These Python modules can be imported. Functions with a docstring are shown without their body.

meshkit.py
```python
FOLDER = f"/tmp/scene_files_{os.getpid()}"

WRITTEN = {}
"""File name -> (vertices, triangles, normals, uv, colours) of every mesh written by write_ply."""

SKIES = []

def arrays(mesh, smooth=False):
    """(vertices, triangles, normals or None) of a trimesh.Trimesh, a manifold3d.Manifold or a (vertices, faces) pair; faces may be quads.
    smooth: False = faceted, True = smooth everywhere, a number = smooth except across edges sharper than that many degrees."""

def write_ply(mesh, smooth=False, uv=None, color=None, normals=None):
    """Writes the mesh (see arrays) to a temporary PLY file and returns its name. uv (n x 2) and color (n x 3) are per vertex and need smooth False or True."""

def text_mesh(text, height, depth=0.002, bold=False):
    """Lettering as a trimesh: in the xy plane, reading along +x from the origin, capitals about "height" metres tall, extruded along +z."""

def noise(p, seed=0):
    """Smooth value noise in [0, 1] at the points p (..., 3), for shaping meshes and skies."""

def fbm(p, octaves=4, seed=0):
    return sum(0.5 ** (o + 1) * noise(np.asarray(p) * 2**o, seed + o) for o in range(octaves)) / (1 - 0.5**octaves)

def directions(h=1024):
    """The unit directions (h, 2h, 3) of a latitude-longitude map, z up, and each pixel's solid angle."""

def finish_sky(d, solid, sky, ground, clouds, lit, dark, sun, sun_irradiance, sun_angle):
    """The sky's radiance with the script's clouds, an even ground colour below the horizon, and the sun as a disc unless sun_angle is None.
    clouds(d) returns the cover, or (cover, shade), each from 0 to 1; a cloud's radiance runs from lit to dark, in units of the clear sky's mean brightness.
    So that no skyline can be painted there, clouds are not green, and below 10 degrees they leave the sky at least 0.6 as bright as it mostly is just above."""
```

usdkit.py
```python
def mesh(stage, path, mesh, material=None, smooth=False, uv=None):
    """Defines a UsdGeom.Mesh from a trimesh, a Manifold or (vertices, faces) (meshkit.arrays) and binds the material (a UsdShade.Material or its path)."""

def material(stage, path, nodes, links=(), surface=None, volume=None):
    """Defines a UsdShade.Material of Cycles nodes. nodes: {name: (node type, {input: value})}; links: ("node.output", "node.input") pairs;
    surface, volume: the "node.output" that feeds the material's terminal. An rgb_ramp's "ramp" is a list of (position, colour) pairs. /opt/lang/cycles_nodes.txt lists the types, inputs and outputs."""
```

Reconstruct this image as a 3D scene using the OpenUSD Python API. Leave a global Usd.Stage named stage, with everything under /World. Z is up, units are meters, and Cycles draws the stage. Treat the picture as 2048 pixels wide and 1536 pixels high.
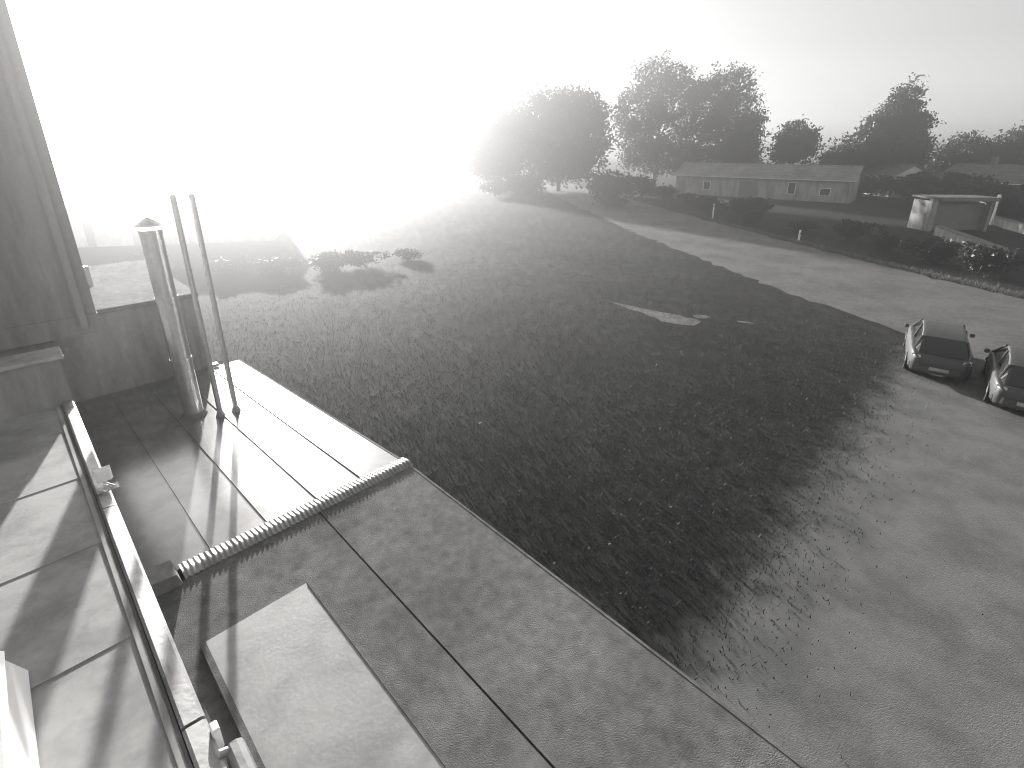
import math, random, numpy as np, trimesh, usdkit
from pxr import Usd, UsdGeom, UsdLux, UsdShade, Gf, Sdf

random.seed(7)
stage = Usd.Stage.CreateInMemory()
UsdGeom.SetStageUpAxis(stage, UsdGeom.Tokens.z)
UsdGeom.SetStageMetersPerUnit(stage, 1.0)
world = UsdGeom.Xform.Define(stage, '/World')
stage.SetDefaultPrim(world.GetPrim())
R = math.radians

# ------------------------------------------------------------------ camera, sky, sun, exposure
CAM_H = 7.5
cam = UsdGeom.Camera.Define(stage, '/World/camera')
cam.CreateHorizontalApertureAttr(36.0); cam.CreateVerticalApertureAttr(27.0)
cam.CreateFocalLengthAttr(18.0)
cam.CreateVerticalApertureOffsetAttr(-105.3 / 2048 * 36.0)
cam.CreateClippingRangeAttr(Gf.Vec2f(0.1, 20000))
cam.AddTranslateOp().Set(Gf.Vec3d(0, 0, CAM_H)); cam.AddRotateXOp().Set(70.0)
cam.CreateExposureAttr(1.85)

SUN_AZ, SUN_EL = R(-27.0), R(9.8)
sun_dir = np.array([math.sin(SUN_AZ) * math.cos(SUN_EL), math.cos(SUN_AZ) * math.cos(SUN_EL), math.sin(SUN_EL)])
dome = UsdLux.DomeLight.Define(stage, '/World/sky')
sky_mat = usdkit.material(stage, '/World/Looks/sky_look', {
    's': ('sky_texture', {'sky_type': 'single_scattering', 'sun_disc': False, 'sun_elevation': SUN_EL, 'sun_rotation': SUN_AZ, 'aerosol_density': 0.8}),
    'h': ('hsv', {'saturation': 0.0}),
    'b': ('background_shader', {'strength': 0.05})},
    [('s.color', 'h.color'), ('h.color', 'b.color')], surface='b.background')
UsdShade.MaterialBindingAPI.Apply(dome.GetPrim()).Bind(sky_mat)
dome.GetPrim().SetCustomDataByKey('kind', 'structure')
sun = UsdLux.DistantLight.Define(stage, '/World/sun')
sun.CreateIntensityAttr(1.25); sun.CreateAngleAttr(0.5); sun.CreateNormalizeAttr(True)
sun.CreateColorAttr(Gf.Vec3f(1.0, 0.985, 0.96))
sun.AddRotateZOp().Set(-math.degrees(SUN_AZ)); sun.AddRotateXOp().Set(-(90 - math.degrees(SUN_EL)))   # -z from the sun down

# ------------------------------------------------------------------ helpers
used = {}
def path_for(name, parent=None):
    base = (parent.GetPath().pathString if parent is not None else '/World')
    k = (base, name); n = used.get(k, 0); used[k] = n + 1
    return f'{base}/{name}' + (f'_{n:03d}' if n else '')

def tag(p, label=None, cat=None, group=None, kind=None):
    p = p.GetPrim() if hasattr(p, 'GetPrim') else p
    for k, v in (('label', label), ('category', cat), ('group', group), ('kind', kind)):
        if v: p.SetCustomDataByKey(k, v)
    return p

def thing(name, label, cat, loc=(0, 0, 0), rz=0.0, group=None, scale=None):
    x = UsdGeom.Xform.Define(stage, path_for(name))
    x.AddTranslateOp().Set(Gf.Vec3d(*map(float, loc))); x.AddRotateZOp().Set(float(rz))
    if scale: x.AddScaleOp().Set(Gf.Vec3f(*map(float, scale)))
    return tag(x, label, cat, group)

def obj(name, m, mat, parent=None, smooth=30):
    return usdkit.mesh(stage, path_for(name, parent), m, mat, smooth).GetPrim()

def copy_thing(src, name, loc, rz, label, cat, group=None, scale=None):
    x = UsdGeom.Xform.Define(stage, path_for(name))
    x.GetPrim().GetReferences().AddInternalReference(src.GetPath())
    x.GetPrim().SetInstanceable(True)
    x.ClearXformOpOrder()
    t = x.GetPrim()
    tr = UsdGeom.Xformable(t)
    tr.ClearXformOpOrder()
    tr.AddTranslateOp(opSuffix='put').Set(Gf.Vec3d(*map(float, loc)))
    tr.AddRotateZOp(opSuffix='put').Set(float(rz))
    if scale: tr.AddScaleOp(opSuffix='put').Set(Gf.Vec3f(*map(float, scale)))
    return tag(t, label, cat, group)

def box(x0, x1, y0, y1, z0, z1, bevel=0.0):
    if bevel:
        b = bevel
        pts = []
        for sx in (0, 1):
            for sy in (0, 1):
                for sz in (0, 1):
                    X, Y, Z = (x0, x1)[sx], (y0, y1)[sy], (z0, z1)[sz]
                    ix, iy, iz = (b, -b)[sx], (b, -b)[sy], (b, -b)[sz]
                    pts += [(X, Y + iy, Z + iz), (X + ix, Y, Z + iz), (X + ix, Y + iy, Z)]
        return trimesh.convex.convex_hull(np.array(pts))
    m = trimesh.creation.box([x1 - x0, y1 - y0, z1 - z0])
    m.apply_translation([(x0 + x1) / 2, (y0 + y1) / 2, (z0 + z1) / 2])
    return m

def hull(pts): return trimesh.convex.convex_hull(np.array(pts, float))
def join(*ms): return trimesh.util.concatenate([m for m in ms])

def rod(p, q, r0, r1=None, n=10):
    """A tapered round bar from p to q."""
    r1 = r0 if r1 is None else r1
    p, q = np.array(p, float), np.array(q, float); d = q - p; L = np.linalg.norm(d); d /= L
    a = np.cross(d, [0, 0, 1.0]) if abs(d[2]) < .9 else np.cross(d, [1.0, 0, 0]); a /= np.linalg.norm(a); b = np.cross(d, a)
    t = np.linspace(0, 2 * np.pi, n, endpoint=False)
    ring = np.outer(np.cos(t), a) + np.outer(np.sin(t), b)
    v = np.vstack([p + ring * r0, q + ring * r1, p, q]); f = []
    for i in range(n):
        j = (i + 1) % n
        f += [(i, j, n + j), (i, n + j, n + i), (2 * n, j, i), (2 * n + 1, n + i, n + j)]
    m = trimesh.Trimesh(v, f, process=False); m.fix_normals(); return m

def quad_sheet(poly, z, thick=0.0):
    """A flat polygon (counter-clockwise) at height z."""
    from shapely.geometry import Polygon
    v, f = trimesh.creation.triangulate_polygon(Polygon(poly), engine='earcut')
    v3 = np.column_stack([v, np.full(len(v), z)])
    m = trimesh.Trimesh(v3, f, process=False)
    if m.face_normals[:, 2].mean() < 0: m.invert()
    return m

# ------------------------------------------------------------------ materials (the picture is a grey one: every colour is a near-neutral grey)
def look(name, base, var=0.25, scale=3.0, rough=0.8, bump=0.0, bscale=40.0, metallic=0.0, spec=0.5, stain=0.0, stain_scale=0.5, coords='position', stretch=None):
    lo, hi = base * (1 - var), base * (1 + var)
    tint = lambda v: (v * 1.01, v, v * .985)
    n = {'g': ('geometry', {}), 't': ('texture_coordinate', {}), 'mp': ('mapping', {'mapping_type': 'point', 'scale': stretch or (1, 1, 1)}),
         'n': ('noise_texture', {'scale': scale, 'detail': 6.0, 'roughness': 0.6}),
         'r': ('rgb_ramp', {'ramp': [(0.3, tint(lo)), (0.7, tint(hi))]}),
         'p': ('principled_bsdf', {'roughness': rough, 'metallic': metallic, 'specular_ior_level': spec})}
    src = 'g.position' if coords == 'position' else 't.object'
    L = [(src, 'mp.vector'), ('mp.vector', 'n.vector'), ('n.fac', 'r.fac')]
    col = 'r.color'
    if stain:
        n['n2'] = ('noise_texture', {'scale': stain_scale, 'detail': 5.0, 'roughness': 0.65})
        n['r2'] = ('rgb_ramp', {'ramp': [(0.42, (1, 1, 1)), (0.62, (1 - stain,) * 3)]})
        n['mx'] = ('mix_color', {'blend_type': 'multiply', 'fac': 1.0})
        L += [('mp.vector', 'n2.vector'), ('n2.fac', 'r2.fac'), (col, 'mx.a'), ('r2.color', 'mx.b')]
        col = 'mx.result'
    L.append((col, 'p.base_color'))
    if bump:
        n['n3'] = ('noise_texture', {'scale': bscale, 'detail': 4.0})
        n['b'] = ('bump', {'strength': bump, 'distance': 0.02})
        L += [('mp.vector', 'n3.vector'), ('n3.fac', 'b.height'), ('b.normal', 'p.normal')]
    return usdkit.material(stage, f'/World/Looks/{name}', n, L, surface='p.BSDF')

def leaf_look(name, base, trans=0.5):
    n = {'o': ('geometry', {}), 'r': ('rgb_ramp', {'ramp': [(0.0, (base * .6,) * 3), (1.0, (base * 1.5,) * 3)]}),
         'd': ('principled_bsdf', {'roughness': 0.5, 'specular_ior_level': 0.4}), 'tr': ('translucent_bsdf', {}), 'm': ('mix_closure', {'fac': trans})}
    L = [('o.random_per_island', 'r.fac'), ('r.color', 'd.base_color'), ('r.color', 'tr.color'), ('d.BSDF', 'm.closure1'), ('tr.BSDF', 'm.closure2')]
    return usdkit.material(stage, f'/World/Looks/{name}', n, L, surface='m.closure')

def plain(name, base, rough=0.5, metallic=0.0, **kw):
    return usdkit.material(stage, f'/World/Looks/{name}', {'p': ('principled_bsdf', {'base_color': (base, base, base), 'roughness': rough, 'metallic': metallic, **kw})}, [], surface='p.BSDF')

M = {
    'lawn': look('lawn_look', 0.045, 0.5, 1.3, 0.95, 0.8, 30, spec=0.1, stain=0.45, stain_scale=0.16),
    'road': look('road_look', 0.15, 0.2, 5.0, 0.85, 0.35, 60, spec=0.2, stain=0.3, stain_scale=0.35),
    'flare_gravel': look('flare_gravel_look', 0.175, 0.22, 45.0, 0.95, 0.6, 70, spec=0.1, stain=0.3, stain_scale=0.8),  # pale tone carries the lens flare veil over the dark ground
    'gravel_pale': look('gravel_pale_look', 0.17, 0.35, 9.0, 0.95, 0.9, 55, spec=0.1, stain=0.4, stain_scale=0.9),
    'field': look('field_look', 0.30, 0.2, 0.05, 0.95, spec=0.1, stain=0.2, stain_scale=0.02),
    'kerb': look('kerb_look', 0.34, 0.25, 6.0, 0.8, 0.4, 40),
    'membrane': look('membrane_look', 0.42, 0.10, 3.0, 0.8, 0.12, 9, spec=0.2, stain=0.32, stain_scale=1.7),
    'coping': look('coping_look', 0.34, 0.15, 6.0, 0.42, 0.1, 20, metallic=0.6, stain=0.3, stain_scale=2.0),
    'plaster': look('plaster_look', 0.30, 0.15, 2.0, 0.9, 0.25, 60, spec=0.2, stain=0.4, stain_scale=1.6, stretch=(1, 1, .22)),
    'dark_plaster': look('dark_plaster_look', 0.28, 0.15, 2.0, 0.9, 0.25, 60, spec=0.2, stain=0.4, stain_scale=1.4, stretch=(1, 1, .2)),
    'pale_plaster': look('pale_plaster_look', 0.62, 0.1, 2.0, 0.85, 0.2, 60, stain=0.15, stain_scale=0.6),
    'zinc': look('zinc_look', 0.22, 0.15, 2.5, 0.2, 0.05, 7, metallic=0.34, stain=0.25, stain_scale=0.9),
    'felt': look('felt_look', 0.19, 0.25, 8.0, 0.95, 0.5, 90, spec=0.08, stain=0.3, stain_scale=0.8),
    'rooflight': look('rooflight_look', 0.38, 0.12, 4.0, 0.45, 0.08, 25, stain=0.25, stain_scale=1.2),
    'steel': look('steel_look', 0.6, 0.1, 9.0, 0.28, metallic=0.9),
    'white': look('white_paint_look', 0.78, 0.05, 4.0, 0.4),
    'tile': look('roof_tile_look', 0.16, 0.3, 3.0, 0.7, 0.4, 14, stain=0.3, stain_scale=0.7),
    'pale_roof': look('pale_roof_look', 0.24, 0.2, 1.0, 0.6, 0.3, 12, stain=0.3, stain_scale=0.3),
    'wood': look('wood_look', 0.14, 0.3, 6.0, 0.8, 0.3, 30),
    'bark': look('bark_look', 0.09, 0.35, 8.0, 0.9, 0.6, 20),
    'stone': look('stone_look', 0.13, 0.2, 8.0, 0.85, 0.5, 30),
    'car_paint': plain('car_paint_look', 0.06, 0.45, 0.0),
    'car_paint_pale': plain('car_paint_pale_look', 0.3, 0.3, 0.3, coat_weight=1.0),
    'glass': plain('dark_glass_look', 0.03, 0.12, 0.0, specular_ior_level=0.5),
    'rubber': plain('rubber_look', 0.02, 0.8),
    'chrome': plain('chrome_look', 0.8, 0.12, 1.0),
    'lens': plain('lens_look', 0.5, 0.1, 0.0, coat_weight=1.0),
    'black': plain('black_plastic_look', 0.02, 0.45),
    'leaf_a': leaf_look('leaf_a_look', 0.075, 0.45), 'leaf_b': leaf_look('leaf_b_look', 0.06, 0.45), 'leaf_c': leaf_look('leaf_c_look', 0.045, 0.4),
    'grass': leaf_look('grass_look', 0.22, 0.6),
}

# ------------------------------------------------------------------ ground, road, drive, hills
def hill_z(x, y):
    d = np.hypot(x, y)
    rise = np.clip((d - 170) / 260, 0, 1); rise = rise * rise * (3 - 2 * rise)
    return rise * (9.5 + 3 * np.sin(x / 95.0 + 1.0) + 2 * np.cos(y / 130.0)) * np.clip((y + 60) / 160, 0, 1)

def ground_mesh():
    ang = np.linspace(0, 2 * np.pi, 145)[:-1]
    rad = np.concatenate([np.linspace(3, 60, 20), np.geomspace(66, 3000, 44)])
    v = [[0, 0, 0]]
    for r in rad:
        for t in ang:
            x, y = r * math.sin(t), r * math.cos(t)
            v.append([x, y, float(hill_z(x, y))])
    f, n = [], len(ang)
    for j in range(n): f.append((0, 1 + (j + 1) % n, 1 + j))
    for i in range(len(rad) - 1):
        for j in range(n):
            a, b = 1 + i * n + j, 1 + i * n + (j + 1) % n
            f += [(a, b, b + n), (a, b + n, a + n)]
    m = trimesh.Trimesh(v, f, process=False)
    if m.face_normals[:, 2].mean() < 0: m.invert()
    return m
gmat = usdkit.material(stage, '/World/Looks/ground_look', {
    'g': ('geometry', {}), 'x': ('separate_xyz', {}),
    'n': ('noise_texture', {'scale': 1.3, 'detail': 7.0, 'roughness': 0.65}), 'r': ('rgb_ramp', {'ramp': [(0.3, (.016,) * 3), (0.7, (.045,) * 3)]}),
    'n2': ('noise_texture', {'scale': 0.16, 'detail': 5.0}), 'r2': ('rgb_ramp', {'ramp': [(0.4, (1, 1, 1)), (0.65, (.6, .6, .6))]}),
    'mx': ('mix_color', {'blend_type': 'multiply', 'fac': 1.0}),
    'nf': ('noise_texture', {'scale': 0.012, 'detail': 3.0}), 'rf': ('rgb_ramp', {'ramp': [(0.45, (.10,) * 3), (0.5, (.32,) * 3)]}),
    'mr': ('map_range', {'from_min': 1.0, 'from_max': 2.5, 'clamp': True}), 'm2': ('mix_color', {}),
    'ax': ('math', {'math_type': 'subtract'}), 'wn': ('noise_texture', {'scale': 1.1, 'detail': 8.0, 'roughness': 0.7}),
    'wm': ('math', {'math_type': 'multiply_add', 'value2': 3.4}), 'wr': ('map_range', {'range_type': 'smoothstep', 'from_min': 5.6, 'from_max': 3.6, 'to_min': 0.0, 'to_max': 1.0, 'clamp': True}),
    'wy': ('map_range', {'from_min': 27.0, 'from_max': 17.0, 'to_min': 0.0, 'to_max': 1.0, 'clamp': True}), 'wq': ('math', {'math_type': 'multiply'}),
    'gn': ('noise_texture', {'scale': 45.0, 'detail': 6.0}), 'gr': ('rgb_ramp', {'ramp': [(0.3, (.13,) * 3), (0.7, (.205,) * 3)]}), 'm3': ('mix_color', {}), 'gs': ('noise_texture', {'scale': 0.8, 'detail': 5.0, 'roughness': 0.65}), 'gsr': ('rgb_ramp', {'ramp': [(0.42, (1, 1, 1)), (0.62, (.7,) * 3)]}), 'gm': ('mix_color', {'blend_type': 'multiply', 'fac': 1.0}),  # masked pale area: lens flare veil painted into the ground colour, soft edged
    'n3': ('noise_texture', {'scale': 70.0, 'detail': 4.0}), 'b': ('bump', {'strength': 0.6, 'distance': 0.02}),
    'p': ('principled_bsdf', {'roughness': 0.95, 'specular_ior_level': 0.1})},
    [('g.position', 'n.vector'), ('n.fac', 'r.fac'), ('g.position', 'n2.vector'), ('n2.fac', 'r2.fac'), ('r.color', 'mx.a'), ('r2.color', 'mx.b'),
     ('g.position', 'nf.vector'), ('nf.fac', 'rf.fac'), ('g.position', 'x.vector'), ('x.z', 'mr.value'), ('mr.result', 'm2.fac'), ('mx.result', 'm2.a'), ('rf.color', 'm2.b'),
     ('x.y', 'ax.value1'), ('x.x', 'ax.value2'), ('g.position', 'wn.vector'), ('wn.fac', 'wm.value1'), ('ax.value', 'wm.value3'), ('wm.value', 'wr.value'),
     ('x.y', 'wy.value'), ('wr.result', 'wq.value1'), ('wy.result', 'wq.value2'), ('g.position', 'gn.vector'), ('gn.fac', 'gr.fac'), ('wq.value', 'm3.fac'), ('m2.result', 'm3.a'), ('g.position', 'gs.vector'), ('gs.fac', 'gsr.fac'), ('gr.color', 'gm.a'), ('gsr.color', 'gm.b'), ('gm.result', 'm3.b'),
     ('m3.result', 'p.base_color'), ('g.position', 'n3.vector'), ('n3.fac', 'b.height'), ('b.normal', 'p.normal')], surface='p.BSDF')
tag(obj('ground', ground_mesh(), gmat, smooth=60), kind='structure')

road_near = [(20.5, 4.0), (18.6, 12.0), (16.5, 20.8), (14.75, 27.3), (11.35, 45.6), (7.6, 75.0), (5.0, 106.0), (0.0, 160.0)]
road_far = [(33.0, 4.0), (29.6, 14.0), (26.4, 25.3), (24.0, 36.0), (21.2, 51.6), (15.6, 90.0), (10.5, 121.0), (4.0, 160.0)]
def wobble(pts, amp, seed, step=1.2):
    rng = np.random.default_rng(seed); out = []
    for (x0, y0), (x1, y1) in zip(pts[:-1], pts[1:]):
        n = max(1, int(math.hypot(x1 - x0, y1 - y0) / step))
        for i in range(n):
            t = i / n; out.append((x0 + (x1 - x0) * t + rng.normal(0, amp), y0 + (y1 - y0) * t + rng.normal(0, amp)))
    return out + [pts[-1]]
tag(obj('road', quad_sheet(wobble(road_near, .17, 1, .7) + wobble(road_far, .24, 2, .8)[::-1], 0.012), M['road']), kind='structure')

# drive: pale tone paints in the lens flare veil; it runs off at 45 degrees beside the annex
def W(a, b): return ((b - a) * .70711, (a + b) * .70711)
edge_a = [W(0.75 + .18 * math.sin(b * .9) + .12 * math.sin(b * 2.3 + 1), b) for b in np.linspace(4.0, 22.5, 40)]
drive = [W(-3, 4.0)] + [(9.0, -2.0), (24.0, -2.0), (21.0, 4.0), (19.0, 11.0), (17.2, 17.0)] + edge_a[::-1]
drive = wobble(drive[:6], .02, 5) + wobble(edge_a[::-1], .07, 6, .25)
tag(obj('flare_toned_drive', quad_sheet(drive, 0.008), M['flare_gravel']), kind='structure')

# ------------------------------------------------------------------ air
def build_haze(density, aniso):
    hz = usdkit.material(stage, '/World/Looks/haze_look', {'v': ('principled_volume', {'color': (0.97, 0.97, 0.97), 'density': density, 'anisotropy': aniso})}, [], volume='v.volume')
    tag(obj('haze', box(-3050, 3050, -3050, 3050, -1.0, 24.0), hz, smooth=False), kind='stuff')
build_haze(0.0033, 0.85)

# ------------------------------------------------------------------ the flat-roofed building under the camera  (local x = across, local y = along its edge)
FB = thing('flat_roofed_building', 'pale flat roof in the lower left corner, with membrane sheets and a metal edge', 'building', (-.042, -.042, 0), 45)
RZ = 4.9
obj('wall', box(-7.0, 0.14, -6.0, 7.4, 0.0, RZ - 0.2), M['plaster'], FB, False)
obj('roof_deck', box(-7.0, 0.17, -6.0, 7.4, RZ - 0.198, RZ - 0.02), M['plaster'], FB, False)
ys = [-1.1, 0.0, 1.02, 2.06, 3.1, 4.12, 5.16, 6.2, 6.82]
for i, (y0, y1) in enumerate(zip(ys[:-1], ys[1:])):
    z = RZ - 0.012
    m = hull([(-7, y0 - .08, z), (0.1, y0 - .08, z), (-7, y1, z - .005), (0.1, y1, z - .005), (-7, y0 - .08, z + .014), (0.1, y0 - .08, z + .014), (-7, y1, z + .008), (0.1, y1, z + .008)])
    obj('roof_sheet', m, M['membrane'], FB, False)
    if i % 2 == 0 and i > 0:
        pass
for k, (y0, y1) in enumerate([(-1.2, 2.22), (2.24, 4.4), (4.41, 6.8)]):
    prof = [(0.105, RZ - .006), (0.105, RZ + .028), (0.12, RZ + .034), (0.19, RZ + .026), (0.205, RZ + .014), (0.205, RZ - .1), (0.185, RZ - .1)]
    obj('coping', hull([(x, y, z) for x, z in prof for y in (y0, y1)]), M['coping'], FB, False)
obj('flashing_strip', box(0.052, 0.085, -1.2, 6.8, RZ + .001, RZ + .012, .003), M['membrane'], FB, False)
obj('parapet', box(-7.0, 0.2, 6.82, 7.12, RZ - .02, RZ + .5), M['plaster'], FB, False)
obj('parapet_cap', box(-7.05, 0.24, 6.78, 7.16, RZ + .503, RZ + .545, .01), M['kerb'], FB, False)
# gutter corner with its bracket at the near end of the edge
g = join(rod((0.26, 2.02, RZ - .02), (0.26, -1.2, RZ - .06), .045), rod((0.19, 2.0, RZ + .03), (0.28, 2.02, RZ - .04), .02))
obj('gutter', g, M['coping'], FB)
for y in (2.12,):
    obj('clip', box(0.2, 0.235, y - .03, y + .03, RZ - .07, RZ + .06, .006), M['white'], FB, False)

SK = thing('roof_hatch', 'white sunlit roof hatch standing on the pale membrane roof, bottom left corner', 'roof hatch', (0, 0, 0), 45)
obj('curb', hull([(-2.0, 1.4, RZ + .01), (-.44, 1.4, RZ + .01), (-2.0, 3.15, RZ + .01), (-.44, 3.15, RZ + .01), (-1.9, 1.5, RZ + .2), (-.5, 1.45, RZ + .2), (-1.9, 3.1, RZ + .2), (-.5, 3.1, RZ + .2)]), M['white'], SK, False)
obj('lid', box(-1.95, -.48, 1.43, 3.12, RZ + .205, RZ + .25, .02), M['white'], SK, False)

FL = thing('floodlight', 'small floodlight on a cross-braced bracket at the edge of the pale roof', 'floodlight', (*W(4.66 * .45, .13 * .45), (RZ + .03) * .45), 45, None, (.55, .55, .55))
obj('head', hull([(0.06, 4.62, RZ + .2), (0.2, 4.62, RZ + .2), (0.06, 4.62, RZ + .36), (0.2, 4.62, RZ + .36), (0.03, 4.72, RZ + .17), (0.23, 4.72, RZ + .17), (0.03, 4.72, RZ + .38), (0.23, 4.72, RZ + .38)]), M['white'], FL, False)
obj('lamp_glass', box(0.045, 0.215, 4.722, 4.73, RZ + .185, RZ + .365), M['lens'], FL, False)
for s in (-1, 1):
    obj('brace', rod((0.13 + .1 * s, 4.66, RZ + .045), (0.13 - .06 * s, 4.66, RZ + .22), .012, n=6), M['steel'], FL)
obj('base_plate', box(0.0, 0.26, 4.58, 4.74, RZ + .053, RZ + .065), M['steel'], FL, False)

TB = thing('tall_building', 'tall dark rendered building wall rising along the left edge', 'building', (0, 0, 0), 45)
obj('wall', box(-9.0, 0.66, 8.3, 15.0, 5.45, 15.0), M['dark_plaster'], TB, False)
obj('lower_wall', box(-9.0, 0.2, 8.4, 14.9, 0.0, 5.2), M['dark_plaster'], TB, False)
obj('plinth_band', box(-9.0, 0.675, 8.285, 15.015, 5.2, 5.449), M['dark_plaster'], TB, False)
obj('roof_edge', box(-9.3, 1.0, 8.0, 15.3, 15.003, 15.3), M['dark_plaster'], TB, False)
obj('downpipe', rod((0.5, 8.24, 5.3), (0.5, 8.24, 14.9), .045), M['dark_plaster'], TB)

# ------------------------------------------------------------------ annex with its low ridge, rooflight and metal far slope
AX = thing('annex', 'low annex with a glinting metal far slope and a bright corrugated ridge', 'building', (0, 0, 0), 45)
RA, RZ2 = 5.5, 3.2          # ridge: along local x at y = RA
BX0, BX1 = 0.22, 3.35
FA = 12.6; ZF = RZ2 - 0.075 * (FA - RA)      # far slope falls gently away
NA = -0.6; ZN = RZ2 - 0.03 * (RA - NA)
obj('wall', hull([(x, y, z) for x in (BX0 + .02, BX1 - .1) for y, z in ((NA + .1, ZN - .15), (RA, RZ2 - .16), (FA - .01, ZF - .15), (NA + .1, 0), (FA - .01, 0))]), M['plaster'], AX, False)
def slope_z(y): return RZ2 - 0.075 * (y - RA) if y >= RA else RZ2 - 0.03 * (RA - y)
def slab(x0, x1, y0, y1, up, th):
    z0, z1 = slope_z(y0) + up, slope_z(y1) + up
    return hull([(x, y, z - d) for x in (x0, x1) for y, z in ((y0, z0), (y1, z1)) for d in (0, th)])
# far slope: zinc trays with upstanding seams
edges = np.linspace(BX0, BX1, 6)
for i in range(5):
    obj('zinc_tray', slab(edges[i] + .002, edges[i + 1] - .002, RA + .1, FA, 0.0, .1), M['zinc'], AX, False)
    if i: obj('standing_seam', slab(edges[i] - .006, edges[i] + .006, RA + .1, FA, .018, .018), M['zinc'], AX, False)
# near slope: felt, in lanes
for x0, x1 in ((BX0, 1.985), (2.005, BX1)):
    obj('felt_sheet', slab(x0, x1, NA, RA - .1, 0.0, .1), M['felt'], AX, False)
obj('joint_strip', slab(1.985, 2.005, NA, RA - .1, -.012, .02), M['black'], AX, False)
obj('rooflight', slab(.42, 1.42, .2, 4.42, .05, .045), M['rooflight'], AX, False)
for x in (.42, 1.42): obj('rooflight_frame', slab(x - .025, x + .025, .2, 4.42, .06, .055), M['felt'], AX, False)
# corrugated ridge flashing, one crest every 7 cm
def corrugated():
    xs = np.linspace(BX0 + .3, BX1 + .06, 56 * 8)
    prof = [(-.11, -.016), (-.04, .006), (0, .02), (.04, .012), (.16, -.014)]
    v, f = [], []
    for x in xs:
        w = .008 * math.sin((x - BX0) / .055 * 2 * math.pi)
        for dy, dz in prof: v.append((x, RA + dy, RZ2 + dz + w + .02))
    n = len(prof)
    for i in range(len(xs) - 1):
        for j in range(n - 1):
            a = i * n + j; f += [(a, a + n, a + n + 1), (a, a + n + 1, a + 1)]
    m = trimesh.Trimesh(v, f, process=False)
    if m.face_normals[:, 2].mean() < 0: m.invert()
    return m
obj('ridge_flashing', corrugated(), M['coping'], AX, 40)
obj('ridge_end_block', hull([(BX0, RA - .16, RZ2 - .01), (BX0 + .27, RA - .16, RZ2 - .01), (BX0, RA + .2, RZ2 - .01), (BX0 + .27, RA + .2, RZ2 - .01), (BX0 + .02, RA - .12, RZ2 + .13), (BX0 + .24, RA - .12, RZ2 + .11), (BX0 + .02, RA + .16, RZ2 + .13), (BX0 + .24, RA + .16, RZ2 + .11)]), M['plaster'], AX, False)
obj('eave_gutter', rod((BX0 + .1, NA - .05, ZN - .05), (BX1, NA - .05, ZN - .07), .06), M['white'], AX)
obj('verge_trim', join(slab(BX1 + .001, BX1 + .03, NA, RA, .006, .1), slab(BX1 + .001, BX1 + .03, RA, FA, .006, .1)), M['felt'], AX, False)

WG = thing('rear_wing', 'dark low wing standing across the end of the metal annex roof', 'building', (0, 0, 0), 45)
WT = 4.35
obj('wall', box(-6.0, 2.75, FA + .003, 17.5, 0.0, WT), M['plaster'], WG, False)
obj('roof_slab', box(-6.05, 2.8, FA - .04, 17.55, WT + .003, WT + .1, .015), M['felt'], WG, False)
obj('corner_trim', box(2.753, 2.785, FA - .03, FA + .05, ZF + .01, WT), M['coping'], WG, False)
obj('roof_vent', rod((1.2, 15.0, WT + .1), (1.2, 15.0, WT + .55), .09), M['steel'], WG)
obj('corner_flashing', box(2.65, 2.9, FA - .1, FA + .06, ZF + .015, ZF + .08, .01), M['steel'], WG, False)

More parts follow.
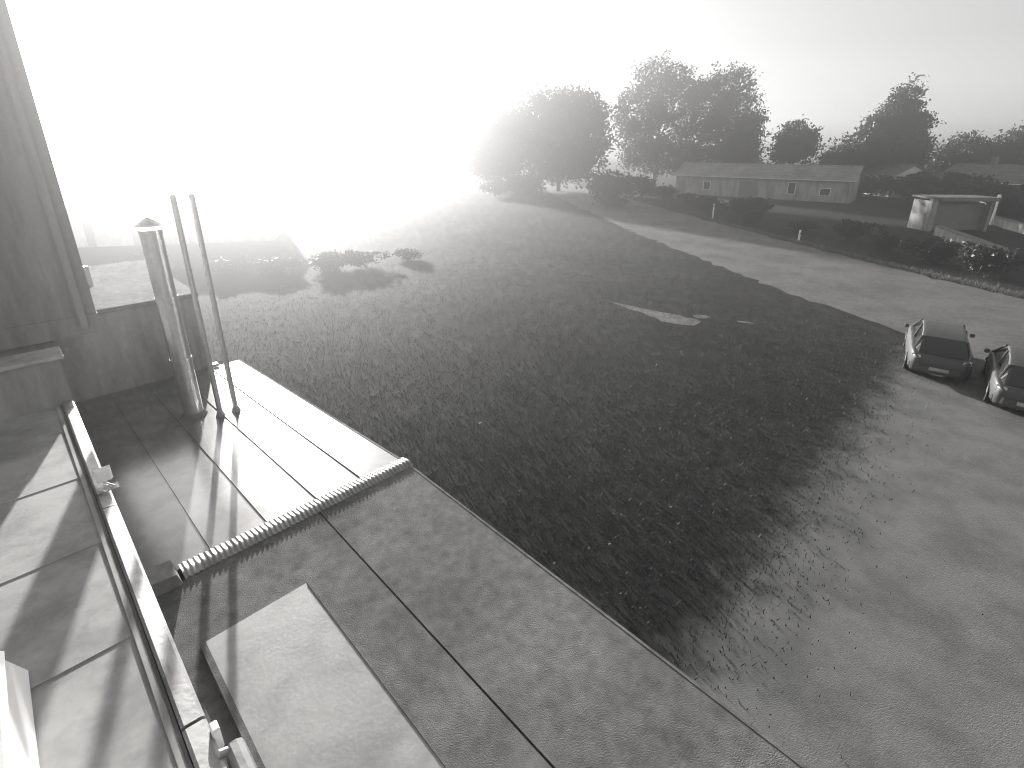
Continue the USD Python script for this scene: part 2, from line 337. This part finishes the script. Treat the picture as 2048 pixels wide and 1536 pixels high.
# twin masts, added as guessed casters of the two roof shadow stripes
for k, (db, lab) in enumerate(((0, 'slim mast added on the annex roof to cast a shadow stripe, left one of the pair'), (.26, 'slim mast added on the annex roof to cast a shadow stripe, right one of the pair'))):
    bx, ay = 2.06 + db, 9.5
    T = thing('added_shadow_mast', lab, 'mast', (*W(ay, bx), slope_z(ay)), 45, 'twin masts added to shade the pale roof')
    obj('pole', rod((0, 0, 0), (0, 0, 6.72 - slope_z(ay)), .042), M['steel'], T)
    obj('cap', rod((0, 0, 6.72 - slope_z(ay)), (0, 0, 6.78 - slope_z(ay)), .055, .03), M['steel'], T)
    obj('foot_collar', rod((0, 0, 0), (0, 0, .1), .08, .045), M['coping'], T)

FU = thing('added_shadow_flue', 'fat steel flue with a rain cap, added on the annex roof to cast a shadow band', 'chimney', (*W(9.93, 1.74), slope_z(9.93)), 45)  # added as guessed caster of the wide shadow band on the pale roof
fh = 6.2 - slope_z(9.93)
for i in range(3):
    obj('flue_section', rod((0, 0, fh / 3 * i + .004), (0, 0, fh / 3 * (i + 1) - .004), .16, .16, 24), M['steel'], FU)
    obj('joint_band', rod((0, 0, fh / 3 * (i + 1) - .03), (0, 0, fh / 3 * (i + 1) + .03), .168, .168, 24), M['steel'], FU)
obj('rain_cap', rod((0, 0, fh + .1), (0, 0, fh + .22), .22, .03, 24), M['steel'], FU)
obj('foot_flashing', rod((0, 0, -.02), (0, 0, .09), .24, .16, 20), M['felt'], FU)

# ------------------------------------------------------------------ trees and shrubs
def leaves(pts, size, rng, droop=0.3):
    n = len(pts)
    a = rng.normal(size=(n, 3)); a /= np.linalg.norm(a, axis=1, keepdims=True)
    b = rng.normal(size=(n, 3)); b -= (b * a).sum(1, keepdims=True) * a; b /= np.linalg.norm(b, axis=1, keepdims=True)
    s = size * rng.uniform(.6, 1.4, (n, 1))
    v = np.stack([pts - a * s, pts + b * s * .55, pts + a * s, pts - b * s * .55], 1).reshape(-1, 3)
    i = np.arange(n) * 4
    f = np.concatenate([np.stack([i, i + 1, i + 2], 1), np.stack([i, i + 2, i + 3], 1)])
    return v, f

def crown_points(lobes, n, rng, clump=0.55):
    """Leaf clumps near the skin of the lobes, with gaps."""
    vol = np.array([l[3] * l[4] * l[5] for l in lobes]) ** .75; vol /= vol.sum()
    out = []
    for l, share in zip(lobes, vol):
        m = max(8, int(n * share / 24))
        d = rng.normal(size=(m, 3)); d /= np.linalg.norm(d, axis=1, keepdims=True)
        r = rng.uniform(.35, 1.0, (m, 1)) ** .5 * (1 + .16 * rng.normal(size=(m, 1)))
        c = np.array(l[:3]) + d * r * np.array(l[3:6])
        k = np.repeat(c, 24, 0) + rng.normal(size=(m * 24, 3)) * clump * np.array([1, 1, .7])
        out.append(k)
    return np.vstack(out)

def make_tree(name, label, x, y, h, lobes, n, leaf, mat, seed, trunk_r=.28, group=None, clump=.55, z0=0.0):
    if name == 'tall_tree':
        x, y, h = x * 1.26, y * 1.26, h * 1.17; lobes = [(l[0] * 1.26, l[1] * 1.26, l[2] * 1.17, l[3] * 1.26, l[4] * 1.26, l[5] * 1.2) for l in lobes]; leaf *= .9; n = int(n * 1.7)
    n, leaf = int(n * (1.15 if name == 'tall_tree' else 1.7)), leaf * 1.3
    rng = np.random.default_rng(seed)
    T = thing(name, label, 'tree', (x, y, z0), 0, group)
    top = h * .55
    segs = [rod((0, 0, -.3), (.15, 0, top * .5), trunk_r, trunk_r * .75, 9), rod((.15, 0, top * .5), (0.1, .1, h * .82), trunk_r * .75, trunk_r * .15, 8)]
    for l in lobes:
        c = np.array(l[:3]); s = np.array([.15, 0, top * .5 + .25 * (c[2] - top * .5) * .6])
        segs.append(rod(s, c, trunk_r * .42, trunk_r * .08, 6))
        for _ in range(3):
            d = rng.normal(size=3); d /= np.linalg.norm(d)
            segs.append(rod(s + (c - s) * rng.uniform(.5, .9), c + d * np.array(l[3:6]) * .75, trunk_r * .14, trunk_r * .04, 5))
    obj('trunk', join(*segs), M['bark'], T)
    p = crown_points(lobes, n, rng, clump); p[:, 2] = np.maximum(p[:, 2], .15)
    obj('crown', leaves(p, leaf, rng), M[mat], T, False)
    return T

def L(*rows): return rows
GT = 'trees behind the houses'
make_tree('broad_tree', 'broad rounded tree half lost in the sun glare, left of the tallest clump', 8.0, 92, 16.0, L((-3.2, 0, 12.6, 3.2, 3, 3.2), (0.6, 1, 13.2, 2.8, 3, 3.0), (4, -1, 12.4, 3.2, 3, 3.4), (-5.5, 1, 9, 3, 3.5, 3.4), (5.4, -1, 8.8, 2.8, 3, 3.6), (0, 0, 9, 5.2, 4, 3), (1, 0, 5, 6, 5, 3)), 13000, .24, 'leaf_a', 11, .4, clump=.8)
make_tree('broad_tree', 'low spreading tree deepest in the sun glare, leftmost of the row', -2.5, 97, 13.8, L((0, 0, 11, 2.8, 3, 3), (-3.4, 0, 9.6, 2.8, 3, 2.8), (3.0, 0, 10, 2.6, 3, 2.8), (-5, 0, 6.4, 3, 3, 3), (4.6, 0, 6.8, 2.6, 3, 3), (0, 0, 7, 4.5, 4, 3), (0, 0, 4, 5.5, 5, 2.4)), 10000, .24, 'leaf_a', 12, .36, clump=.8)
make_tree('tall_tree', 'tallest tree of the skyline, ragged open crown with sky showing through', 21.3, 80, 19.2, L((-.5, 0, 15.3, 3.6, 3.4, 3.3), (2.2, 0, 13.3, 4.2, 3.8, 3.6), (-3.2, 0, 11.3, 3.6, 3.6, 3.6), (0, 0, 8.2, 6.2, 5, 3.8), (0, 0, 4.6, 5.5, 5, 2.6)), 14000, .2, 'leaf_b', 13, .42, clump=.6)
make_tree('tall_tree', 'second tall tree grown against the right side of the tallest one', 29.8, 79, 17.6, L((0.5, 0, 14.2, 3.2, 3.2, 3.0), (-2, 0, 12.4, 3.6, 3.4, 3.4), (2.2, 0, 10.5, 3.4, 3.4, 3.8), (0, 0, 7.4, 5, 4.4, 3.6), (0, 0, 4.2, 5, 4.4, 2.4)), 12000, .2, 'leaf_b', 14, .38, clump=.6)
make_tree('round_tree', 'small round-topped tree peeping out right of the tall pair', 42.0, 98, 13.4, L((0, 0, 10.4, 2.4, 2.4, 2.6), (-.6, 0, 7, 3, 3, 3), (0, 0, 4, 3, 3, 2.4)), 5000, .2, 'leaf_a', 15, .25)
make_tree('round_tree', 'lone round tree standing in the pale gap with light under its crown', 47.8, 92, 11.2, L((0, 0, 8.6, 2.8, 2.8, 2.3), (1, 0, 7.0, 2.6, 2.6, 2.3), (-1.2, 0, 6.6, 2.4, 2.4, 2.2)), 5200, .19, 'leaf_b', 16, .22)
make_tree('bushy_tree', 'low dome-shaped tree between the lone round tree and the pear-shaped one', 56.5, 90, 8.6, L((0, 0, 5.4, 3.6, 3.4, 2.8), (-2.4, 0, 4, 3, 3, 2.6), (2.6, 0, 4, 3, 3, 2.6)), 6500, .19, 'leaf_c', 17, .25)
make_tree('pear_shaped_tree', 'pear-shaped tree with a narrow top, right part of the skyline', 60.6, 87, 16.6, L((.6, 0, 14.0, 1.8, 1.8, 2.6), (0, 0, 11.4, 2.7, 2.7, 2.8), (-2.4, 0, 8.8, 2.7, 2.7, 3), (2.6, 0, 9.6, 2.2, 2.4, 3), (0, 0, 6.6, 5, 4.4, 3), (3.4, 0, 5.6, 2.2, 2.4, 2.8)), 13000, .2, 'leaf_a', 18, .36, clump=.55)
make_tree('bushy_tree', 'dark rounded bushy tree just right of the pear-shaped one', 73.5, 88, 9.4, L((0, 0, 6, 3.4, 3.2, 3), (-2, 0, 4, 3, 3, 2.6), (2, 0, 4, 3, 3, 2.6)), 6500, .2, 'leaf_b', 19, .25)
make_tree('bushy_tree', 'pale-tipped bushy tree near the right edge of the skyline', 79.5, 86, 10.4, L((0, 0, 7, 3.2, 3.2, 3), (-2, 0, 4.4, 3, 3, 2.8), (2.4, 0, 4.6, 3, 3, 2.8)), 6500, .2, 'leaf_a', 20, .25)
make_tree('bushy_tree', 'dark tree cut by the right edge of the picture', 86.5, 86, 11.2, L((0, 0, 8, 2.6, 2.6, 3), (-1.5, 0, 5, 3, 3, 3), (2, 0, 5, 3.4, 3, 3)), 6500, .2, 'leaf_c', 21, .25)

def shrub_mesh(seed, mat, n=2600, leaf=.11, flat=.8):
    rng = np.random.default_rng(seed)
    lobes = [(rng.uniform(-.9, .9), rng.uniform(-.7, .7), rng.uniform(.7, 1.5) * flat, rng.uniform(.7, 1.1), rng.uniform(.7, 1.1), rng.uniform(.5, .9) * flat) for _ in range(6)]
    p = crown_points(lobes, n, rng, .16); p[:, 2] = np.abs(p[:, 2]) + .03
    return p, rng
protos = []
def new_shrub(seed, mat, loc, rz, label, group, scale):
    S = thing('garden_shrub', label, 'shrub', loc, rz, group, scale)
    p, rng = shrub_mesh(seed, mat)
    obj('foliage', leaves(p, .11, rng), M[mat], S, False)
    st = [rod((0, 0, -.1), (x, y, 1.1), .035, .012, 5) for x, y in ((.5, .2), (-.5, .1), (.1, -.5), (0, .5))]
    obj('stems', join(*st), M['bark'], S)
    protos.append(S); return S
rs = np.random.default_rng(5)
spots = []
for i in range(34):                       # gardens across the road, dark belt in front of the trees
    t = rs.uniform(0, 1); y = rs.uniform(58, 84); x = -4 + t * 92
    if 14 < x < 54: x, y = 56 + (x - 14) * .85, y + 4
    spots.append((x, y, rs.uniform(1.6, 2.6)))
for i in range(16):                       # along the far side of the road
    y = 30 + i * 4.2; xr = np.interp(y, [p[1] for p in road_far], [p[0] for p in road_far])
    spots.append((xr + rs.uniform(2.5, 6.5), y, rs.uniform(.8, 1.3)))
G1 = 'shrubs of the dark gardens across the road'
for i, (x, y, s) in enumerate(spots):
    far = i < 34
    lab = 'dark leafy shrub in the gardens beyond the road, before the trees' if far else 'low dark shrub close behind the far verge of the road'
    G1 = 'shrubs of the gardens across the road' if far else 'low shrubs behind the far verge'
    sc = (s * rs.uniform(.9, 1.3), s * rs.uniform(.9, 1.3), s * rs.uniform(.7, 1.0))
    if i < 3: new_shrub(100 + i, ('leaf_b', 'leaf_c', 'leaf_c')[i], (x, y, 0), rs.uniform(0, 360), lab, G1, sc)
    else: copy_thing(protos[i % 3], 'garden_shrub', (x, y, 0), rs.uniform(0, 360), lab, 'shrub', G1, sc)
G2 = 'shrubs at the yard end under the glare'
ORD = {5: 'leftmost', 0: 'second from the left', 1: 'third from the left', 2: 'middle one', 3: 'third from the right', 4: 'second from the right', 6: 'rightmost'}
for i, (x, y, s) in enumerate([(-20.5, 30, 1.1), (-17.5, 31, 1.3), (-14.6, 31.5, 1.2), (-12.0, 32, 1.45), (-9.6, 33, 1.3), (-24, 33, 1.3), (-7.2, 35, 1.0)]):
    copy_thing(protos[i % 3], 'garden_shrub', (x, y, 0), rs.uniform(0, 360), f'hazy yard shrub under the glare, {ORD[i]} of the row', 'shrub', G2, (s * .8, s * .7, s * .42))

# ------------------------------------------------------------------ grass tufts along the road verges
def tufts(line, side, n, seed, spread, hgt):
    rng = np.random.default_rng(seed)
    pts = np.array(line); seg = np.linalg.norm(np.diff(pts, axis=0), axis=1); cum = np.concatenate([[0], np.cumsum(seg)])
    s = rng.uniform(0, cum[-1], n)
    x, y = np.interp(s, cum, pts[:, 0]) + side * np.abs(rng.normal(0, spread, n)), np.interp(s, cum, pts[:, 1])
    h = hgt * rng.uniform(.4, 1.3, n); t = rng.uniform(0, 2 * np.pi, n); w = rng.uniform(.01, .025, n) * 1.2
    lean = rng.normal(0, .35, (n, 2)) * h[:, None]
    b = np.column_stack([x, y, np.full(n, 0.0)]); d = np.column_stack([np.cos(t), np.sin(t), np.zeros(n)]) * w[:, None]
    tip = b + np.column_stack([lean, h])
    v = np.stack([b - d, b + d, tip], 1).reshape(-1, 3); return v, np.arange(3 * n).reshape(-1, 3)
def merge(*vf):
    vs, fs, k = [], [], 0
    for v, f in vf: vs.append(v); fs.append(f + k); k += len(v)
    return np.vstack(vs), np.vstack(fs)
tag(obj('verge_grass', merge(tufts(road_far[1:7], 1, 22000, 31, .45, .26)), M['grass'], smooth=False),
    'tufts of sunlit grass along the road verges', 'grass', kind='stuff')

def field_tufts(n, seed):
    rng = np.random.default_rng(seed)
    az, rad = rng.uniform(-1.05, .95, n * 3), np.abs(rng.normal(0, 1, n * 3)) * 13 + rng.uniform(4, 9, n * 3)
    x, y = np.sin(az) * rad, np.cos(az) * rad
    a_, b_ = (y - x) * .7071, (x + y) * .7071
    keep = (a_ > 2.1 + rng.normal(0, .8, n * 3)) & ~((a_ < 18) & (b_ < 3.5)) & (x < np.interp(y, [3, 12, 21, 27, 46, 75], [20, 18, 16, 14.3, 11, 7]) - .6)
    x, y = x[keep][:n], y[keep][:n]; n = len(x)
    h = rng.uniform(.02, .075, n); t = rng.uniform(0, 2 * np.pi, n); w = rng.uniform(.006, .014, n)
    b = np.column_stack([x, y, np.zeros(n)]); d = np.column_stack([np.cos(t), np.sin(t), np.zeros(n)]) * w[:, None]
    v = np.stack([b - d, b + d, b + np.column_stack([rng.normal(0, .4, (n, 2)) * h[:, None], h])], 1).reshape(-1, 3)
    return v, np.arange(3 * n).reshape(-1, 3)
tag(obj('lawn_grass', field_tufts(100000, 51), M['leaf_c'], smooth=False), 'short dark grass of the lawn between the annex and the drive', 'grass', kind='stuff')

# ------------------------------------------------------------------ houses across the road
def gable_house(name, label, loc, rz, length, width, eave, ridge, wall, roof, windows=(), doors=(), chimney=None, over=.35):
    """Long axis = local y; the face seen from the road is x = 0, the house runs to x = width."""
    H = thing(name, label, 'building', loc, rz)
    w = [(x, y, z) for y in (0, length) for x, z in ((0, 0), (width, 0), (0, eave), (width, eave), (width / 2, ridge))]
    obj('wall', hull(w), M[wall], H, False)
    k = (ridge - eave) / (width / 2)
    rows = 5
    rp = None
    for s in (0, 1):
        X = (lambda u: u) if s == 0 else (lambda u: width - u)
        for r in range(rows):
            u0, u1 = -over + (width / 2 + over) * r / rows, -over + (width / 2 + over) * (r + 1) / rows + .06
            u1 = min(u1, width / 2)
            z0, z1 = eave + k * u0 + .05, eave + k * u1 + .05
            m = hull([(X(u), y, z + d) for (u, z) in ((u0, z0 + .05), (u1, z1)) for y in (-over, length + over) for d in (0, .06)])
            p = obj('roof_course', m, M[roof], H, False)
    obj('ridge_cap', rod((width / 2, -over, ridge + .12), (width / 2, length + over, ridge + .12), .1, n=8), M[roof], H)
    for (y, z, ww, hh) in windows:
        f = obj('window', join(box(-.05, .0, y - .07, y, z - .07, z + hh + .07), box(-.05, .0, y + ww, y + ww + .07, z - .07, z + hh + .07), box(-.05, 0, y, y + ww, z + hh, z + hh + .07), box(-.05, 0, y, y + ww, z - .07, z)), M['white'], H, False)
        obj('pane', box(-.02, -.002, y + .001, y + ww - .001, z + .001, z + hh - .001), M['glass'], f, False)
    for (y, ww, hh, mt) in doors:
        d = obj('door', box(-.04, -.002, y, y + ww, .02, hh), M[mt], H, False)
        obj('handle', box(-.07, -.042, y + .12, y + .2, 1.0, 1.05), M['steel'], d, False)
    obj('gutter', rod((-over - .04, -over, eave - .12), (-over - .04, length + over, eave - .12), .07, n=8), M['steel'], H)
    obj('downpipe', rod((-.08, .25, 0), (-.08, .25, eave - .1), .05, n=8), M['steel'], H)
    if chimney:
        cy, ct = chimney
        obj('chimney', box(width / 2 - .3, width / 2 + .3, cy, cy + .6, ridge - .3, ct, .02), M['tile'], H, False)
    return H
ROADRZ = 10.0
gable_house('long_barn', 'long low barn with a pale roof, standing in front of the tall trees', (46.0, 71.5, 0), 52, 24.5, 7, 3.0, 4.6, 'plaster', 'pale_roof',
            windows=[(2.6, .9, 1.2, .9), (7.0, .9, .9, 1.5), (19, .9, 1.0, 1.2)], doors=[(12.0, 2.6, 2.4, 'wood'), (23, 1.0, 2.1, 'wood')])
gable_house('white_cottage', 'small white cottage half hidden behind the right end of the long barn', (57.5, 80, 0), 4, 6.5, 5.2, 3.3, 4.6, 'pale_plaster', 'tile', windows=[(1.4, 1.2, .9, 1.0)], doors=[(4.2, .9, 2.1, 'wood')])
gable_house('dark_house', 'dark low house at the right beyond the garage', (66, 66, 0), 12, 14, 8, 2.8, 4.8, 'dark_plaster', 'tile', windows=[(2, 1.2, 1.0, 1.0), (6, 1.2, 1.0, 1.0), (10, 1.2, 1.0, 1.0)], doors=[(8, .9, 2.1, 'wood')], chimney=(9, 5.9))

GA = thing('garage', 'dark open-fronted garage with a pale end pillar, right of the barn', 'garage', (38.2, 47.6, 0), -2)
obj('pillar', box(0, .5, 0, .5, 0, 2.9, .02), M['dark_plaster'], GA, False)
obj('back_wall', box(0, 5.4, 2.3, 2.5, 0, 2.7), M['dark_plaster'], GA, False)
obj('side_wall', box(5.15, 5.4, 0, 2.29, 0, 2.7), M['dark_plaster'], GA, False)
obj('side_wall', box(0, .2, .51, 2.29, 0, 2.7), M['dark_plaster'], GA, False)
obj('roof', box(-.2, 5.7, -.15, 2.7, 2.91, 3.06, .02), M['felt'], GA, False)
obj('fascia', box(.52, 5.65, -.19, -.155, 2.72, 3.0), M['felt'], GA, False)
obj('gate', box(.55, 5.1, .6, .66, .05, 2.5), M['wood'], GA, False)

def low_wall(label, p, q, h, t, mat, cap):
    d = np.array(q) - np.array(p); Ln = float(np.hypot(*d)); rz = math.degrees(math.atan2(d[1], d[0]))
    Wl = thing('low_wall', label, 'wall', (p[0], p[1], 0), rz)
    n = max(2, int(Ln / 1.6))
    for i in range(n):
        obj('block', box(i * Ln / n + .006, (i + 1) * Ln / n - .006, -t / 2, t / 2, -.05, h + .012 * (i % 2)), M[mat], Wl, False)
    for i in range(n):
        obj('coping_stone', box(i * Ln / n + .008, (i + 1) * Ln / n - .008, -t / 2 - .06, t / 2 + .06, h + .016, h + .09, .01), M[cap], Wl, False)
    return Wl
low_wall('pale low garden wall running from the garage pillar towards the road', (37.6, 45.5), (33.4, 34.0), .75, .55, 'dark_plaster', 'stone')
low_wall('pale low garden wall by the white post at the right edge', (50.2, 56.5), (44.6, 42.5), .7, .5, 'dark_plaster', 'stone')
WP = thing('white_post', 'bright white post with a lamp head standing beside the garage', 'post', (47.6, 51.5, 0), 0)
obj('pole', rod((0, 0, 0), (0, 0, 2.6), .11, .1), M['white'], WP)
obj('head', rod((0, 0, 2.6), (0, 0, 2.95), .2, .12), M['white'], WP)
for i, (x, y, h, lab) in enumerate([(18.1, 83, 2.3, 'thin pale marker post at the far verge, farthest one'), (21.6, 56, 1.6, 'short pale marker post at the far verge, in the middle of the road'), (23.5, 42, 1.0, 'short pale marker post at the far verge, nearest one')]):
    P = thing('marker_post', lab, 'post', (x, y, 0), 0)
    obj('post', box(-.06, .06, -.06, .06, 0, h, .01), M['white'], P, False)
    obj('reflector', box(-.04, .04, -.07, -.061, h - .35, h - .2), M['black'], P, False)

# pale garage block far left under the glare
LG = thing('flat_roofed_garage', 'pale flat-roofed garage block at the left behind the tall building', 'garage', (-36.5, 39.0, 0), 12)
obj('wall', box(0, 17, 0, 6, 0, 2.55), M['dark_plaster'], LG, False)
obj('fascia', box(-.15, 17.15, -.2, 6.15, 2.553, 2.95, .02), M['pale_plaster'], LG, False)
for i in range(5):
    d = obj('door', box(1.0 + i * 3.2, 3.6 + i * 3.2, -.04, -.002, .03, 2.2), M['pale_plaster' if i < 2 else 'plaster'], LG, False)
    obj('handle', box(2.2 + i * 3.2, 2.4 + i * 3.2, -.08, -.042, .9, .95), M['steel'], d, False)

# bare pale patches worn into the lawn
def patch(axis, seed, z):
    rng = np.random.default_rng(seed); up, dn = [], []
    for x, y, w in axis:
        up.append((x + .75 * w * (1 + .25 * rng.normal()), y + .66 * w)); dn.append((x - .75 * w, y - .66 * w * (1 + .25 * rng.normal())))
    return quad_sheet(wobble(up + dn[::-1], .035, seed + 1, .2), z)
tag(obj('bare_patch', patch([(5.0, 25.0, .05), (5.8, 24.1, .22), (6.5, 23.3, .4), (7.2, 22.5, .62), (7.9, 21.9, .7), (8.3, 21.6, .35)], 40, .009), M['gravel_pale']), kind='structure')
tag(obj('bare_patch', patch([(8.5, 22.8, .1), (8.8, 22.6, .3), (9.1, 22.4, .12)], 44, .009), M['gravel_pale']), kind='structure')
tag(obj('bare_patch', patch([(10.2, 21.9, .06), (10.5, 21.75, .2), (10.8, 21.6, .08)], 47, .009), M['gravel_pale']), kind='structure')

# ------------------------------------------------------------------ cars
def make_car(label, loc, rz, paint, group=None):
    C = thing('parked_car', label, 'car', loc, rz, group)
    Lc, Wc = 4.25, 1.76
    # lower body: lofted sections along y
    secs = [(-2.12, .62, .30, .70), (-2.05, .78, .24, .86), (-1.4, .87, .20, .93), (0, .88, .19, .93), (1.0, .88, .19, .92), (1.6, .85, .21, .84), (2.0, .76, .24, .74), (2.13, .60, .30, .60)]
    def ring(y, hw, z0, z1):
        zz = [z0, z0 + .08, (z0 + z1) / 2, z1 - .07, z1]
        ww = [hw * .9, hw * .98, hw, hw * .97, hw * .88]
        return [(w, y, z) for w, z in zip(ww, zz)] + [(-w, y, z) for w, z in zip(ww[::-1], zz[::-1])]
    def loft(secs, ring, close=True):
        v, f = [], []; n = None
        for s in secs:
            r = ring(*s); n = len(r); v += r
        for i in range(len(secs) - 1):
            for j in range(n):
                a, b = i * n + j, i * n + (j + 1) % n
                f += [(a, b, b + n), (a, b + n, a + n)]
        for i0, s in ((0, 1), ((len(secs) - 1) * n, -1)):
            for j in range(1, n - 1): f.append((i0, i0 + j, i0 + j + 1)[::s])
        m = trimesh.Trimesh(v, f, process=False); m.fix_normals(); return m
    body = loft(secs, ring)
    obj('body', body, M[paint], C, 50)
    cab = [(-1.95, .62, .84, .90), (-1.45, .70, .86, 1.33), (-.9, .66, .86, 1.44), (.1, .65, .86, 1.46), (.45, .66, .86, 1.40), (1.28, .72, .84, .90)]
    def cring(y, hw, z0, z1):
        top = hw - .14 * min(1, (z1 - .85) / .5)
        return [(hw + .06, y, z0), (top + .02, y, z1 - .05), (top - .1, y, z1), (-top + .1, y, z1), (-top - .02, y, z1 - .05), (-hw - .06, y, z0)]
    obj('cabin', loft(cab, cring), M['glass'], C, 30)
    roof = [(-1.42, .62, 1.325, 1.355), (-.9, .60, 1.435, 1.465), (.1, .59, 1.455, 1.485), (.42, .60, 1.40, 1.425)]
    obj('roof_panel', loft(roof, lambda y, hw, z0, z1: [(hw, y, z0 - .04), (hw - .03, y, z1 - .02), (hw - .14, y, z1), (-hw + .14, y, z1), (-hw + .03, y, z1 - .02), (-hw, y, z0 - .04)]), M[paint], C, 40)
    for sx in (-1, 1):
        for (p0, p1) in (((.78, 1.27, .87), (.60, .42, 1.41)), ((.74, -.25, .88), (.60, -.3, 1.44)), ((.72, -1.5, .9), (.60, -1.42, 1.34))):
            obj('pillar', rod((p0[0] * sx, p0[1], p0[2]), (p1[0] * sx, p1[1], p1[2]), .04, .035, 6), M[paint], C)
        obj('mirror', box(*sorted((sx * .9, sx * 1.04)), .85, .98, .9, 1.04, .03), M[paint], C, False)
        obj('headlight', hull([(sx * .5, 2.06, .58), (sx * .76, 1.93, .6), (sx * .52, 2.05, .7), (sx * .78, 1.86, .76), (sx * .6, 1.9, .72), (sx * .6, 1.9, .6)]), M['lens'], C, False)
        obj('tail_light', hull([(sx * .55, -2.1, .66), (sx * .78, -2.02, .66), (sx * .55, -2.1, .84), (sx * .78, -2.0, .86), (sx * .6, -1.9, .7), (sx * .7, -1.9, .84)]), M['lens'], C, False)
        for y in (-1.3, 1.32):
            wh = obj('wheel', rod((sx * .68, y, .31), (sx * .885, y, .31), .31, .305, 20), M['rubber'], C)
            obj('rim', rod((sx * .886, y, .31), (sx * .9, y, .31), .2, .19, 14), M['chrome'], wh)
    obj('front_bumper', hull([(x, y, z) for z in (.32, .5) for x, y in ((-.8, 1.98), (-.55, 2.17), (.55, 2.17), (.8, 1.98))]), M[paint], C, False)
    obj('rear_bumper', hull([(x, y, z) for z in (.34, .54) for x, y in ((-.8, -2.0), (-.55, -2.16), (.55, -2.16), (.8, -2.0))]), M[paint], C, False)
    obj('grille', box(-.45, .45, 2.12, 2.15, .52, .62), M['black'], C, False)
    obj('number_plate', box(-.26, .26, -2.18, -2.161, .4, .51), M['kerb'], C, False)
    return C
car0 = make_car('dark parked car on the drive, the farther one of the two at the right', (15.45, 17.3, .01), -36, 'car_paint')
copy_thing(car0, 'parked_car', (16.2, 14.7, .01), -40, 'dark parked car on the drive, the nearer one cut by the right edge', 'car')
